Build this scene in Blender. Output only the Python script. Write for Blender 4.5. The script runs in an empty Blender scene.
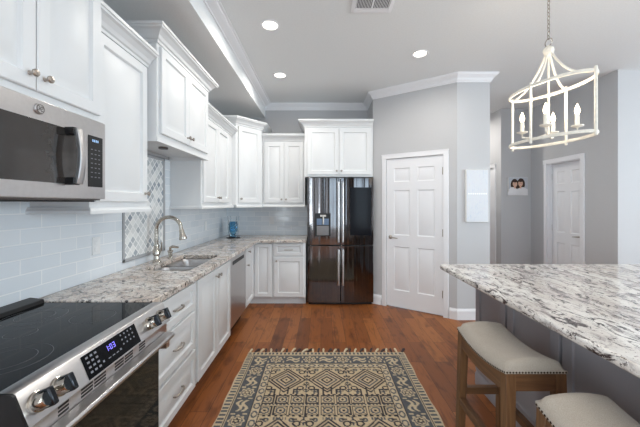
import bpy, bmesh, math, random
import numpy as np
from mathutils import Vector, Matrix
random.seed(7)
R = math.radians
SC = bpy.context.scene
COL = SC.collection
PI = math.pi
# ---------------------------------------------------------------- camera, world, lights
cam = bpy.data.cameras.new('camera'); camo = bpy.data.objects.new('camera', cam); COL.objects.link(camo)
camo.location = (0, 0, 1.42); camo.rotation_euler = (R(90), 0, 0)
cam.sensor_width = 36; cam.lens = 36*308/640; cam.shift_x = -1/640; cam.shift_y = -10/640
cam.clip_start = 0.05
SC.camera = camo
SC.view_settings.view_transform = 'Standard'; SC.view_settings.look = 'None'
SC.view_settings.gamma = 1; SC.view_settings.use_curve_mapping = False
SC.view_settings.exposure = -0.86
wd = bpy.data.worlds.new('world'); SC.world = wd; wd.use_nodes = True
wd.node_tree.nodes['Background'].inputs[0].default_value = (0.50, 0.76, 1.0, 1)
wd.node_tree.nodes['Background'].inputs[1].default_value = 4.0
def area(name, loc, rot, sx, sy, power, color):
    l = bpy.data.lights.new(name, 'AREA'); l.shape = 'RECTANGLE'; l.size = sx; l.size_y = sy
    l.energy = power; l.color = color
    o = bpy.data.objects.new(name, l); o.location = loc; o.rotation_euler = rot; COL.objects.link(o); return o
# daylight through the three rear windows and the side window (lights sit just outside the openings)
REAR_WIN = [(-0.25, 0.95), (1.9, 3.1), (4.0, 5.2)]
for a, b in REAR_WIN:
    area('daylight', ((a+b)/2, -4.14, 1.45), (R(90), 0, PI*0), b-a, 2.1, 26, (0.87, 0.965, 1.0)).rotation_euler = (R(-90-18), 0, PI)
area('daylight', (6.14, 0.4, 1.45), (R(90+15), 0, R(90)), 3.0, 2.1, 370, (0.87, 0.965, 1.0))
area('daylight', (-1.64, -2.5, 1.45), (R(90+12), 0, R(-90)), 2.0, 2.1, 350, (0.87, 0.965, 1.0))  # unseen left window light, added to brighten the hall wall and island front
DOWN_POWER = 16
WARM = (1.0, 0.96, 0.89)

# ---------------------------------------------------------------- mesh helpers
class MB:
    def __init__(s): s.v = []; s.f = []; s.m = []
    def add(s, vs, fs, mi=0):
        o = len(s.v); s.v += [tuple(p) for p in vs]; s.f += [tuple(i+o for i in f) for f in fs]; s.m += [mi]*len(fs); return s
    def box(s, x0, y0, z0, x1, y1, z1, mi=0):
        x0, x1 = sorted((x0, x1)); y0, y1 = sorted((y0, y1)); z0, z1 = sorted((z0, z1))
        return s.add([(x0,y0,z0),(x1,y0,z0),(x1,y1,z0),(x0,y1,z0),(x0,y0,z1),(x1,y0,z1),(x1,y1,z1),(x0,y1,z1)],
                     [(0,3,2,1),(4,5,6,7),(0,1,5,4),(1,2,6,5),(2,3,7,6),(3,0,4,7)], mi)
    def obox(s, O, U, V, N, u0, v0, n0, u1, v1, n1, mi=0):
        O = Vector(O); P = lambda u,v,n: O+U*u+V*v+N*n
        return s.add([P(u0,v0,n0),P(u1,v0,n0),P(u1,v1,n0),P(u0,v1,n0),P(u0,v0,n1),P(u1,v0,n1),P(u1,v1,n1),P(u0,v1,n1)],
                     [(0,3,2,1),(4,5,6,7),(0,1,5,4),(1,2,6,5),(2,3,7,6),(3,0,4,7)], mi)
    def prism(s, poly, z0, z1, mi=0):
        n = len(poly)
        return s.add([(x,y,z0) for x,y in poly]+[(x,y,z1) for x,y in poly],
                     [tuple(range(n-1,-1,-1)), tuple(range(n,2*n))]+[(i,(i+1)%n,n+(i+1)%n,n+i) for i in range(n)], mi)
    def prism_y(s, poly, y0, y1, mi=0):      # polygon in XZ, extruded along Y
        n = len(poly)
        return s.add([(x,y0,z) for x,z in poly]+[(x,y1,z) for x,z in poly],
                     [tuple(range(n)), tuple(range(2*n-1,n-1,-1))]+[(i,n+i,n+(i+1)%n,(i+1)%n) for i in range(n)], mi)
    def rings(s, rings, closed_u=True, cap=True, closed_v=False, mi=0):
        n = len(rings[0]); k = len(rings); vs = [p for r in rings for p in r]; fs = []
        for j in range(k if closed_v else k-1):
            a = j*n; b = ((j+1) % k)*n
            for i in range(n if closed_u else n-1):
                fs.append((a+i, a+(i+1)%n, b+(i+1)%n, b+i))
        if cap and not closed_v:
            fs.append(tuple(range(n-1,-1,-1))); fs.append(tuple(range((k-1)*n, k*n)))
        return s.add(vs, fs, mi)
    def tube(s, path, r, n=10, closed=False, mi=0, flat=1.0):
        P = [Vector(p) for p in path]; k = len(P); rr = r if isinstance(r, (list, tuple)) else [r]*k
        rings = []; prev = None
        for i in range(k):
            if closed: t = P[(i+1)%k]-P[i-1]
            else: t = P[min(i+1,k-1)]-P[max(i-1,0)]
            t.normalize()
            if prev is None:
                h = Vector((0,0,1)) if abs(t.z) < 0.9 else Vector((1,0,0))
                a = t.cross(h).normalized()
            else:
                a = (prev - t*prev.dot(t)).normalized()
            prev = a; b = t.cross(a)
            rings.append([P[i]+a*math.cos(2*PI*q/n)*rr[i]+b*math.sin(2*PI*q/n)*rr[i]*flat for q in range(n)])
        return s.rings(rings, cap=not closed, closed_v=closed, mi=mi)
    def cyl(s, p0, p1, r0, r1=None, n=20, mi=0):
        return s.tube([p0, p1], [r0, r0 if r1 is None else r1], n, mi=mi)
    def lathe(s, prof, O=(0,0,0), A=(0,0,1), n=24, mi=0):
        O = Vector(O); A = Vector(A).normalized()
        h = Vector((0,0,1)) if abs(A.z) < 0.9 else Vector((1,0,0))
        a = A.cross(h).normalized(); b = A.cross(a)
        return s.rings([[O+A*z+(a*math.cos(2*PI*q/n)+b*math.sin(2*PI*q/n))*max(r,1e-4) for q in range(n)] for r, z in prof], mi=mi)
    def sweep(s, prof, path, z, mi=0):       # profile (out, up) swept along a plan path; out is to the right of travel
        k = len(path); rings = []
        P = [Vector((x,y)) for x,y in path]
        N = []
        for i in range(k-1):
            d = (P[i+1]-P[i]).normalized(); N.append(Vector((d.y,-d.x)))
        for i in range(k):
            if i == 0: m = N[0]
            elif i == k-1: m = N[-1]
            else: m = (N[i-1]+N[i])/(1+N[i-1].dot(N[i]))
            rings.append([(P[i].x+m.x*o, P[i].y+m.y*o, z+u) for o,u in prof])
        return s.rings(rings, mi=mi)
    def loops(s, O, U, V, N, w, h, seq, mi=0, back=True):   # concentric rectangle loops (inset, depth)
        O = Vector(O); vs = []; fs = []
        for ins, d in seq:
            vs += [O+U*ins+V*ins+N*d, O+U*(w-ins)+V*ins+N*d, O+U*(w-ins)+V*(h-ins)+N*d, O+U*ins+V*(h-ins)+N*d]
        for j in range(len(seq)-1):
            a = 4*j; b = a+4
            for i in range(4): fs.append((a+i, a+(i+1)%4, b+(i+1)%4, b+i))
        L = 4*(len(seq)-1); fs.append((L, L+1, L+2, L+3))
        if back: fs.append((3,2,1,0))
        return s.add(vs, fs, mi)
    def raised(s, O, U, V, N, w, h, t=0.02, st=0.055, mi=0):  # raised-panel cabinet front
        return s.loops(O, U, V, N, w, h, [(0,0),(0,t-0.003),(0.004,t),(st,t),(st+0.008,t-0.013),(st+0.016,t-0.013),(st+0.042,t-0.002)], mi)
WORLD = {}
def build(mb, name, mats, parent=None, bevel=0, origin=None, label=None, angle=35):
    me = bpy.data.meshes.new(name)
    off = WORLD[parent] if parent else Vector(origin if origin is not None else (0,0,0))
    me.from_pydata([tuple(Vector(p)-off) for p in mb.v], [], mb.f)
    bm = bmesh.new(); bm.from_mesh(me)
    bmesh.ops.remove_doubles(bm, verts=bm.verts, dist=1e-5)
    bmesh.ops.recalc_face_normals(bm, faces=bm.faces); bm.to_mesh(me); bm.free()
    if not isinstance(mats, (list, tuple)): mats = [mats]
    for m in mats: me.materials.append(m)
    if len(mats) > 1 and len(me.polygons) == len(mb.m): me.polygons.foreach_set('material_index', mb.m)
    me.shade_smooth(); me.set_sharp_from_angle(angle=R(angle))
    o = bpy.data.objects.new(name, me); COL.objects.link(o)
    if parent: o.parent = parent; WORLD[o] = off
    else: o.location = off; WORLD[o] = off
    if bevel:
        b = o.modifiers.new('Bevel', 'BEVEL'); b.width = bevel; b.segments = 2; b.limit_method = 'ANGLE'; b.angle_limit = R(40)
    if label: o['label'] = label
    return o
def thing(name, label, cat, loc, group=None):
    o = bpy.data.objects.new(name, None); COL.objects.link(o); o.location = loc; o.empty_display_size = .1
    o['label'] = label; o['category'] = cat
    if group: o['group'] = group
    WORLD[o] = Vector(loc); return o
def tag(o, label, cat, group=None):
    o['label'] = label; o['category'] = cat
    if group: o['group'] = group
    return o
def struct(mb, name, mat, origin=(0,0,0), bevel=0, parent=None, angle=12):
    o = build(mb, name, mat, parent, bevel, origin, None, angle)
    if not parent: o['kind'] = 'structure'
    return o
def copy_thing(root, d, label=None):
    d = Vector(d)
    c = root.copy(); COL.objects.link(c); c.location = root.location + d; WORLD[c] = WORLD[root] + d
    if label: c['label'] = label
    for ch in list(root.children):
        k = ch.copy(); COL.objects.link(k); k.parent = c; WORLD[k] = WORLD[c]
        for g in list(ch.children):
            q = g.copy(); COL.objects.link(q); q.parent = k; WORLD[q] = WORLD[c]
    return c
X, Y, Z = Vector((1,0,0)), Vector((0,1,0)), Vector((0,0,1))

# ---------------------------------------------------------------- materials
def lin(c): return tuple(((v/255)/12.92 if v/255 <= .04045 else ((v/255+.055)/1.055)**2.4) for v in c)+(1,)
class NT:
    def __init__(s, name):
        s.m = bpy.data.materials.new(name); s.m.use_nodes = True; s.t = s.m.node_tree; s.b = s.t.nodes['Principled BSDF']
    def n(s, typ, **kw):
        nd = s.t.nodes.new(typ)
        for k, v in kw.items():
            if k.startswith('i_'): nd.inputs[k[2:].replace('_',' ')].default_value = v
            else: setattr(nd, k, v)
        return nd
    def l(s, a, b): s.t.links.new(a, b)
    def ramp(s, src, stops, interp='LINEAR'):
        r = s.n('ShaderNodeValToRGB'); r.color_ramp.interpolation = interp
        while len(r.color_ramp.elements) < len(stops): r.color_ramp.elements.new(0.5)
        for e, (p, c) in zip(r.color_ramp.elements, stops): e.position = p; e.color = c
        s.l(src, r.inputs[0]); return r.outputs[0]
    def mix(s, f, a, b, mode='MIX'):
        m = s.n('ShaderNodeMix', data_type='RGBA', blend_type=mode)
        for sock, val in ((m.inputs[0], f), (m.inputs[6], a), (m.inputs[7], b)):
            if hasattr(val, 'links'): s.l(val, sock)
            else: sock.default_value = val
        return m.outputs[2]
    def coords(s, scale=(1,1,1), rot=(0,0,0), loc=(0,0,0), kind='Object'):
        tc = s.n('ShaderNodeTexCoord'); mp = s.n('ShaderNodeMapping')
        mp.inputs['Scale'].default_value = scale; mp.inputs['Rotation'].default_value = rot; mp.inputs['Location'].default_value = loc
        s.l(tc.outputs[kind], mp.inputs[0]); return mp.outputs[0]
    def noise(s, vec, scale, detail=4, rough=.55, dist=0):
        nd = s.n('ShaderNodeTexNoise'); nd.inputs['Scale'].default_value = scale; nd.inputs['Detail'].default_value = detail
        nd.inputs['Roughness'].default_value = rough; nd.inputs['Distortion'].default_value = dist
        s.l(vec, nd.inputs['Vector']); return nd.outputs['Fac']
    def bump(s, h, strength=.2, dist=.01):
        b = s.n('ShaderNodeBump'); b.inputs['Strength'].default_value = strength; b.inputs['Distance'].default_value = dist
        s.l(h, b.inputs['Height']); s.l(b.outputs[0], s.b.inputs['Normal'])
    def color(s, c):
        if hasattr(c, 'links'): s.l(c, s.b.inputs['Base Color'])
        else: s.b.inputs['Base Color'].default_value = c
def plain(name, rgb, rough=.5, metal=0, spec=None, emit=None, est=0, nz=None, coat=0):
    t = NT(name); c = lin(rgb)
    if nz:
        v = t.noise(t.coords(), nz[0], 5); lo = tuple(x*(1-nz[1]) for x in c[:3])+(1,)
        hi = tuple(min(1, x*(1+nz[1])) for x in c[:3])+(1,)
        t.color(t.ramp(v, [(0.25, lo), (0.75, hi)]))
        if len(nz) > 2: t.bump(v, nz[2], .004)
    else: t.color(c)
    t.b.inputs['Roughness'].default_value = rough; t.b.inputs['Metallic'].default_value = metal
    if spec is not None: t.b.inputs['Specular IOR Level'].default_value = spec
    if coat: t.b.inputs['Coat Weight'].default_value = coat; t.b.inputs['Coat Roughness'].default_value = .05
    if emit: t.b.inputs['Emission Color'].default_value = lin(emit); t.b.inputs['Emission Strength'].default_value = est
    return t.m
M = {}
M['cab'] = plain('white_cabinet_paint', (226,227,228), .42, nz=(6, .012))
M['wall'] = plain('grey_wall_paint', (193,193,195), .75, nz=(90, .02, .06))
M['ceil'] = plain('ceiling_paint', (228,230,231), .85, nz=(70, .03, .18))
M['trim'] = plain('white_trim_paint', (234,234,237), .4, nz=(5, .01))
M['nickel'] = plain('brushed_nickel', (176,168,160), .28, 1, nz=(200, .05))
M['chrome'] = plain('polished_nickel', (188,181,171), .14, 1, nz=(40, .03))
M['steel'] = plain('stainless_steel', (206,204,204), .30, 1, nz=(60, .04))
M['darksteel'] = plain('dark_stainless_steel', (120,116,114), .32, 1, nz=(60, .05))
M['bglass'] = plain('black_ceramic_glass', (8,9,13), .05, spec=.10, nz=(20, .1))
M['black'] = plain('black_plastic', (16,16,18), .4, nz=(60, .1))
M['print'] = plain('pale_grey_print', (128,131,138), .5, nz=(40, .02))
M['grid'] = plain('burner_ring_print', (70,72,78), .3, nz=(40, .05))
M['digit'] = plain('lit_display_digit', (150,140,255), .4, emit=(130,120,255), est=1.3, nz=(40,.02))
M['island'] = plain('taupe_grey_cabinet_paint', (140,136,140), .42, nz=(8, .03))
M['outlet'] = plain('outlet_plastic', (226,228,230), .4, nz=(40, .01))
M['knobgrip'] = plain('dark_steel_grip', (62,64,68), .25, 1, nz=(60,.05))
M['bulb'] = plain('lit_bulb', (255,240,220), .4, emit=(255,226,190), est=14, nz=(40,.01))
M['lens'] = plain('lit_lens', (255,250,240), .4, emit=(255,246,232), est=9, nz=(40,.01))
M['chand'] = plain('distressed_white_paint', (232,226,214), .55, nz=(45, .10, .15))
M['sleeve'] = plain('candle_sleeve', (240,234,222), .5, nz=(30, .03))
def m_fridge():
    t = NT('black_stainless_steel')
    v = t.coords((60, 60, .8)); n = t.noise(v, 3, 4)
    t.color(t.ramp(n, [(.3, lin((96,95,98))), (.7, lin((120,116,115)))]))
    t.b.inputs['Metallic'].default_value = 1
    t.b.inputs['Roughness'].default_value = .08
    w = t.noise(t.coords((9, 9, .06)), 1.6, 1); t.bump(w, 1.0, .0056)
    return t.m
M['fridge'] = m_fridge()
def m_granite(name, base, light, tan, grey, dark, sc, vein, rot, vrange, seed):
    t = NT(name)
    v = t.coords((1,1,1), (0,0,R(rot)), (seed,seed*2,0))
    mp2 = t.n('ShaderNodeMapping'); mp2.inputs['Scale'].default_value = (vein,1,1); t.l(t.coords((1,1,1), (0,0,R(rot)), (seed,0,seed)), mp2.inputs[0]); vs = mp2.outputs[0]
    big = t.noise(vs, 4.0*sc, 5, .6, .6)
    c = t.ramp(big, [(.30, lin(tan)), (.48, lin(base)), (.66, lin(light))])
    g = t.noise(vs, 9*sc, 6, .68, 1.2)
    c = t.mix(t.ramp(g, [(.50, (0,0,0,1)), (.62, (1,1,1,1))]), c, lin(grey))
    d = t.noise(vs, 13*sc, 8, .72, 1.6)
    c = t.mix(t.ramp(d, [(vrange[0], (0,0,0,1)), (vrange[1], (1,1,1,1))]), c, lin(dark))
    sp = t.noise(v, 52*sc, 3, .6)
    c = t.mix(t.ramp(sp, [(.63, (0,0,0,1)), (.67, (.85,.85,.85,1))]), c, lin(dark))
    sl = t.noise(v, 60*sc, 3, .6, .4)
    c = t.mix(t.ramp(sl, [(.60, (0,0,0,1)), (.68, (.8,.8,.8,1))]), c, lin(light))
    t.color(c); t.b.inputs['Roughness'].default_value = .13
    return t.m
M['granite'] = m_granite('speckled_beige_granite', (212,200,190), (234,230,225), (192,174,160), (150,143,138), (60,52,50), 2.0, .75, 25, (.545,.58), 1.3)
M['granite_island'] = m_granite('veined_white_granite', (216,210,204), (234,231,226), (200,191,185), (150,142,141), (72,62,62), 1.5, .42, 92, (.545,.58), 4.1)
def m_floor():
    t = NT('hickory_plank_floor')
    tc = t.n('ShaderNodeTexCoord'); sp = t.n('ShaderNodeSeparateXYZ'); cb = t.n('ShaderNodeCombineXYZ')
    t.l(tc.outputs['Object'], sp.inputs[0]); t.l(sp.outputs['Y'], cb.inputs['X']); t.l(sp.outputs['X'], cb.inputs['Y'])
    br = t.n('ShaderNodeTexBrick', offset=.37, offset_frequency=2)
    br.inputs['Scale'].default_value = 1; br.inputs['Brick Width'].default_value = 1.05; br.inputs['Row Height'].default_value = .128
    br.inputs['Mortar Size'].default_value = .0016; br.inputs['Mortar Smooth'].default_value = .3; br.inputs['Bias'].default_value = 0
    br.inputs['Color1'].default_value = (0,0,0,1); br.inputs['Color2'].default_value = (1,1,1,1); br.inputs['Mortar'].default_value = (.5,.5,.5,1)
    t.l(cb.outputs[0], br.inputs['Vector'])
    base = t.ramp(br.outputs['Color'], [(0, lin((114,64,30))), (.5, lin((142,82,38))), (1, lin((164,102,52)))])
    # shift grain per plank
    off = t.n('ShaderNodeVectorMath', operation='SCALE'); t.l(br.outputs['Color'], off.inputs[0]); off.inputs['Scale'].default_value = 7
    ad = t.n('ShaderNodeVectorMath', operation='ADD'); t.l(tc.outputs['Object'], ad.inputs[0]); t.l(off.outputs[0], ad.inputs[1])
    mp = t.n('ShaderNodeMapping'); mp.inputs['Scale'].default_value = (14, 1.3, 1); t.l(ad.outputs[0], mp.inputs[0])
    g = t.noise(mp.outputs[0], 2.2, 7, .62, .8)
    c = t.mix(t.ramp(g, [(.30, (.42,.40,.38,1)), (.5, (1,1,1,1)), (.75, (1.22,1.2,1.15,1))]), base, base)
    c = t.mix(1.0, base, t.ramp(g, [(.28, (.45,.42,.40,1)), (.48, (1,1,1,1)), (.75, (1,1,1,1))]), 'MULTIPLY')
    k = t.noise(t.coords((5, 2.2, 1)), 2.0, 3, .5, .3)
    c = t.mix(1.0, c, t.ramp(k, [(.30, (.55,.5,.47,1)), (.45, (1,1,1,1))]), 'MULTIPLY')
    c = t.mix(br.outputs['Fac'], c, lin((52,28,14)))
    t.color(c); t.b.inputs['Roughness'].default_value = .40; t.b.inputs['Specular IOR Level'].default_value = .35
    t.bump(g, .15, .004)
    return t.m
M['floor'] = m_floor()
def m_tile(name, ax, w, h, mort, c1, c2, cm, rough, rot=0, offs=.5, shift=(0,0)):
    t = NT(name)
    tc = t.n('ShaderNodeTexCoord'); sp = t.n('ShaderNodeSeparateXYZ'); cb = t.n('ShaderNodeCombineXYZ')
    t.l(tc.outputs['Object'], sp.inputs[0]); t.l(sp.outputs[ax], cb.inputs['X']); t.l(sp.outputs['Z'], cb.inputs['Y'])
    mp = t.n('ShaderNodeMapping'); mp.inputs['Rotation'].default_value = (0,0,R(rot)); mp.inputs['Location'].default_value = (shift[0], shift[1], 0)
    t.l(cb.outputs[0], mp.inputs[0])
    br = t.n('ShaderNodeTexBrick', offset=offs)
    br.inputs['Scale'].default_value = 1; br.inputs['Brick Width'].default_value = w; br.inputs['Row Height'].default_value = h
    br.inputs['Mortar Size'].default_value = mort; br.inputs['Mortar Smooth'].default_value = .2
    br.inputs['Color1'].default_value = lin(c1); br.inputs['Color2'].default_value = lin(c2); br.inputs['Mortar'].default_value = lin(cm)
    t.l(mp.outputs[0], br.inputs['Vector']); t.color(br.outputs['Color']); t.b.inputs['Roughness'].default_value = rough
    inv = t.n('ShaderNodeMath', operation='SUBTRACT'); inv.inputs[0].default_value = 1; t.l(br.outputs['Fac'], inv.inputs[1])
    t.bump(inv.outputs[0], .3, .002)
    return t.m
M['tile_l'] = m_tile('pale_blue_subway_tile', 'Y', .235, .076, .0030, (216,223,230), (228,233,238), (242,244,246), .12)
M['tile_b'] = m_tile('pale_blue_subway_tile_back', 'X', .235, .076, .0030, (216,223,230), (228,233,238), (242,244,246), .12)
M['mosaic'] = m_tile('grey_white_mosaic', 'Y', .050, .050, .0045, (236,237,236), (148,158,168), (244,244,244), .2, rot=45, offs=0)
M['pencil'] = plain('grey_pencil_tile', (172,174,178), .25, nz=(20, .05))
def m_wood(name, c1, c2, axis):
    t = NT(name); sc = [30, 30, 30]; sc[axis] = 2.0
    g = t.noise(t.coords(tuple(sc)), 1.6, 6, .6, .6)
    t.color(t.ramp(g, [(.3, lin(c1)), (.7, lin(c2))])); t.b.inputs['Roughness'].default_value = .5; t.bump(g, .1, .003)
    return t.m
M['wood_z'] = m_wood('weathered_oak_upright', (80,54,34), (122,86,54), 2)
M['wood_y'] = m_wood('weathered_oak_rail', (78,52,33), (118,82,52), 1)
M['wood_x'] = m_wood('weathered_oak_crossrail', (78,52,33), (118,82,52), 0)
def m_linen():
    t = NT('oatmeal_linen'); n = t.noise(t.coords((1,1,1)), 420, 3, .7); b = t.noise(t.coords(), 5, 3)
    c = t.ramp(n, [(.3, lin((152,142,130))), (.7, lin((182,171,158)))])
    t.color(t.mix(1.0, c, t.ramp(b, [(.3, (.9,.9,.9,1)), (.7, (1,1,1,1))]), 'MULTIPLY'))
    t.b.inputs['Roughness'].default_value = .85; t.b.inputs['Sheen Weight'].default_value = .2; t.bump(n, .25, .002); return t.m
M['linen'] = m_linen()
def m_rug():
    t = NT('woven_rug'); a = t.n('ShaderNodeAttribute', attribute_name='Weave')
    n = t.noise(t.coords(), 160, 3, .7)
    t.color(t.mix(1.0, a.outputs['Color'], t.ramp(n, [(.3, (.78,.78,.78,1)), (.65, (1.05,1.05,1.05,1))]), 'MULTIPLY'))
    t.b.inputs['Roughness'].default_value = .95; t.b.inputs['Specular IOR Level'].default_value = .1; t.bump(n, .5, .004); return t.m
M['rug'] = m_rug()
M['yarn_c'] = plain('cream_yarn', (212,194,164), .95, nz=(150, .12)); M['yarn_d'] = plain('charcoal_yarn', (72,60,60), .95, nz=(150, .15))
def m_glass(name, rgb, rough=.03):
    t = NT(name); n = t.noise(t.coords(), 12, 2)
    c = lin(rgb); t.color(t.ramp(n, [(.2, tuple(x*.92 for x in c[:3])+(1,)), (.8, c)]))
    t.b.inputs['Transmission Weight'].default_value = 1; t.b.inputs['Roughness'].default_value = rough; t.b.inputs['IOR'].default_value = 1.45; return t.m
M['blueglass'] = m_glass('blue_glass', (150,208,236), .05)
M['clearglass'] = m_glass('clear_glass', (235,242,246))
M['canvas'] = plain('white_canvas', (236,235,232), .7, nz=(60, .02))
M['hair'] = plain('printed_brown_hair', (58,36,28), .7, nz=(60, .2)); M['skin'] = plain('printed_skin', (214,172,150), .7, nz=(40, .05))
M['shirt'] = plain('printed_white_shirt', (232,230,232), .7, nz=(30, .03)); M['photobg'] = plain('printed_background', (196,200,208), .7, nz=(25, .06))
def m_art():
    t = NT('pastel_print_on_white')
    v = t.coords((26, 1, 9)); n = t.noise(v, 2.5, 3, .6); w = t.noise(t.coords((1,1,1)), 7, 2)
    c = t.mix(t.ramp(n, [(.52, (0,0,0,1)), (.62, (.55,.55,.55,1))]), lin((216,219,224)), t.ramp(w, [(.35, lin((186,200,220))), (.55, lin((214,212,222))), (.7, lin((224,214,206)))]))
    t.color(c); t.b.inputs['Roughness'].default_value = .6; return t.m
M['art'] = m_art()
M['sky_pane'] = m_glass('window_glass', (250,252,255), 0)

# ---------------------------------------------------------------- room shell
H = 3.0
def wall(name, p0, p1, openings=(), t=.1, h=H, z0=0):
    p0 = Vector((p0[0],p0[1],0)); p1 = Vector((p1[0],p1[1],0)); U = (p1-p0).normalized(); L = (p1-p0).length
    N = Vector((U.y,-U.x,0)); mb = MB(); s = 0
    for (a, b, lo, hi) in sorted(openings):
        mb.obox(p0, U, Z, N, s, z0, -t, a, h, 0)
        if lo > z0: mb.obox(p0, U, Z, N, a, z0, -t, b, lo, 0)
        mb.obox(p0, U, Z, N, a, hi, -t, b, h, 0); s = b
    mb.obox(p0, U, Z, N, s, z0, -t, L, h, 0)
    o = struct(mb, name, M['wall'], p0)
    return p0, U, N
struct(MB().box(-1.7,-4.2,-.1, 6.2,6.7,0), 'floor', M['floor'])
struct(MB().box(-1.7,-4.2,H, 6.2,6.7,H+.1), 'ceiling', M['ceil'])
PD0, PD1, PF1 = (.74,4.39), (1.664,3.765), (2.066,3.765)
wl = wall('wall_left', (-1.5,-4.1), (-1.5,4.9), [(.6,2.6,.4,2.5)])
wall('wall_back', (-1.6,4.9), (.74,4.9))
wall('wall_pantry_return', (.74,4.9), PD0)
DS0, DS1, DH = .202, .957, 2.035
pd = wall('wall_pantry_door_side', PD0, PD1, [(DS0, DS1, 0, DH)])
wall('wall_pantry_front', PD1, PF1)
wall('wall_hall_left', (2.066,3.865), (2.066,6.5))
wall('wall_hall_end', (2.066,6.5), (3.1,6.5))
ws = wall('wall_hall_side', (3.0,6.5), (3.0,5.23), [(.40, 1.165, 0, 2.04)])
wall('wall_hall_back', (3.0,5.13), (3.6,5.13))
HD0, HD1 = .36, .985
wh = wall('wall_hall_right', (3.5,5.13), (3.5,3.73), [(HD0, HD1, 0, 2.03)])
wall('wall_dining', (3.5,3.63), (6.1,3.63))
wr = wall('wall_right', (6.0,3.63), (6.0,-4.1), [(3.63-1.9, 3.63+1.1, .4, 2.5)])
wq = wall('wall_rear', (6.1,-4.0), (-1.6,-4.0), [(6.1-b, 6.1-a, .4, 2.5) for a, b in REAR_WIN])
# windows behind the camera; the left-wall one is added for side light
wn = 0
for (P, U, N), spans in ((wq, [(6.1-b, 6.1-a) for a, b in REAR_WIN]), (wr, [(1.73, 4.73)]), (wl, [(.6, 2.6)])):
    for a, b in spans:
        wn += 1; mb = MB()
        for u0, u1, v0, v1 in ((a-.07,a+.04,.33,2.57),(b-.04,b+.07,.33,2.57),(a-.07,b+.07,.33,.44),(a-.07,b+.07,2.46,2.57),
                               ((a+b)/2-.03,(a+b)/2+.03,.44,2.46),(a+.04,b-.04,1.42,1.47)):
            e = .001*(v1-v0 < .2); mb.obox(P, U, Z, N, u0, v0, -.08-e, u1, v1, .02+e)
        struct(mb, 'window_%d' % wn, M['trim'], P+U*a)
curt = plain('added_brown_drape', (92,66,48), .9, nz=(8,.2,.3))
for k, x in enumerate((-.55,1.20,1.62,3.40)):  # unseen drapes, added to give the refrigerator dark stripes to reflect
    poly = [(x+.34*t, -3.93+.035*math.sin(t*40)) for t in np.linspace(0,1,41)] + [(x+.34*t, -3.955+.035*math.sin(t*40)) for t in np.linspace(1,0,41)]
    o = build(MB().prism(poly, .02, 2.72), 'added_drape', curt, None, 0, (x+.17,-3.93,.02))
    tag(o, ('added brown drape for fridge reflections, left of the window behind the camera','added brown drape for fridge reflections, right of the window behind the camera','added brown drape for fridge reflections, left of the middle rear window','added brown drape for fridge reflections, right of the middle rear window')[k], 'added_drape', 'added drapes for fridge reflections on the rear wall')
# soffit over the left run
struct(MB().box(-1.5,-4.0,2.78,-.885,4.9,H), 'trim_1', M['ceil'], (-.885,0,2.78))
CROWN = [(0,-.10),(.010,-.10),(.012,-.085),(.022,-.075),(.030,-.055),(.055,-.030),(.066,-.022),(.069,-.012),(.074,-.010),(.074,0),(0,0)]
mb = MB().sweep([(0,-.058),(.010,-.058),(.014,-.046),(.024,-.042),(.055,-.030),(.074,-.020),(.078,-.009),(.098,-.008),(.098,0),(0,0)], [(-.885,-4.0),(-.885,4.9)], H)
struct(mb, 'trim_4', M['trim'], (-.885,0,H))
mb = MB().sweep(CROWN, [(-.885,4.9),(.74,4.9),PD0,PD1,PF1,(2.066,6.5)], H)
struct(mb, 'trim_2', M['trim'], (0,4.9,H))
BASE = [(0,0),(.016,0),(.016,.10),(.012,.118),(.006,.125),(.004,.135),(0,.135)]
def base(name, path): struct(MB().sweep(BASE, path, 0), name, M['trim'], (path[0][0], path[0][1], 0))
pdp = lambda s: (pd[0].x+pd[1].x*s, pd[0].y+pd[1].y*s)
base('baseboard_pantry_left', [(.74,4.9), PD0, pdp(DS0-.07)])
base('baseboard_pantry_right', [pdp(DS1+.07), PD1, PF1, (2.066,6.5)])
base('baseboard_hall', [(3.0,5.2),(3.0,5.13),(3.5,5.13),(3.5,4.86)])
base('baseboard_hall_right', [(3.5,4.06),(3.5,3.63),(6.0,3.63)])
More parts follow.
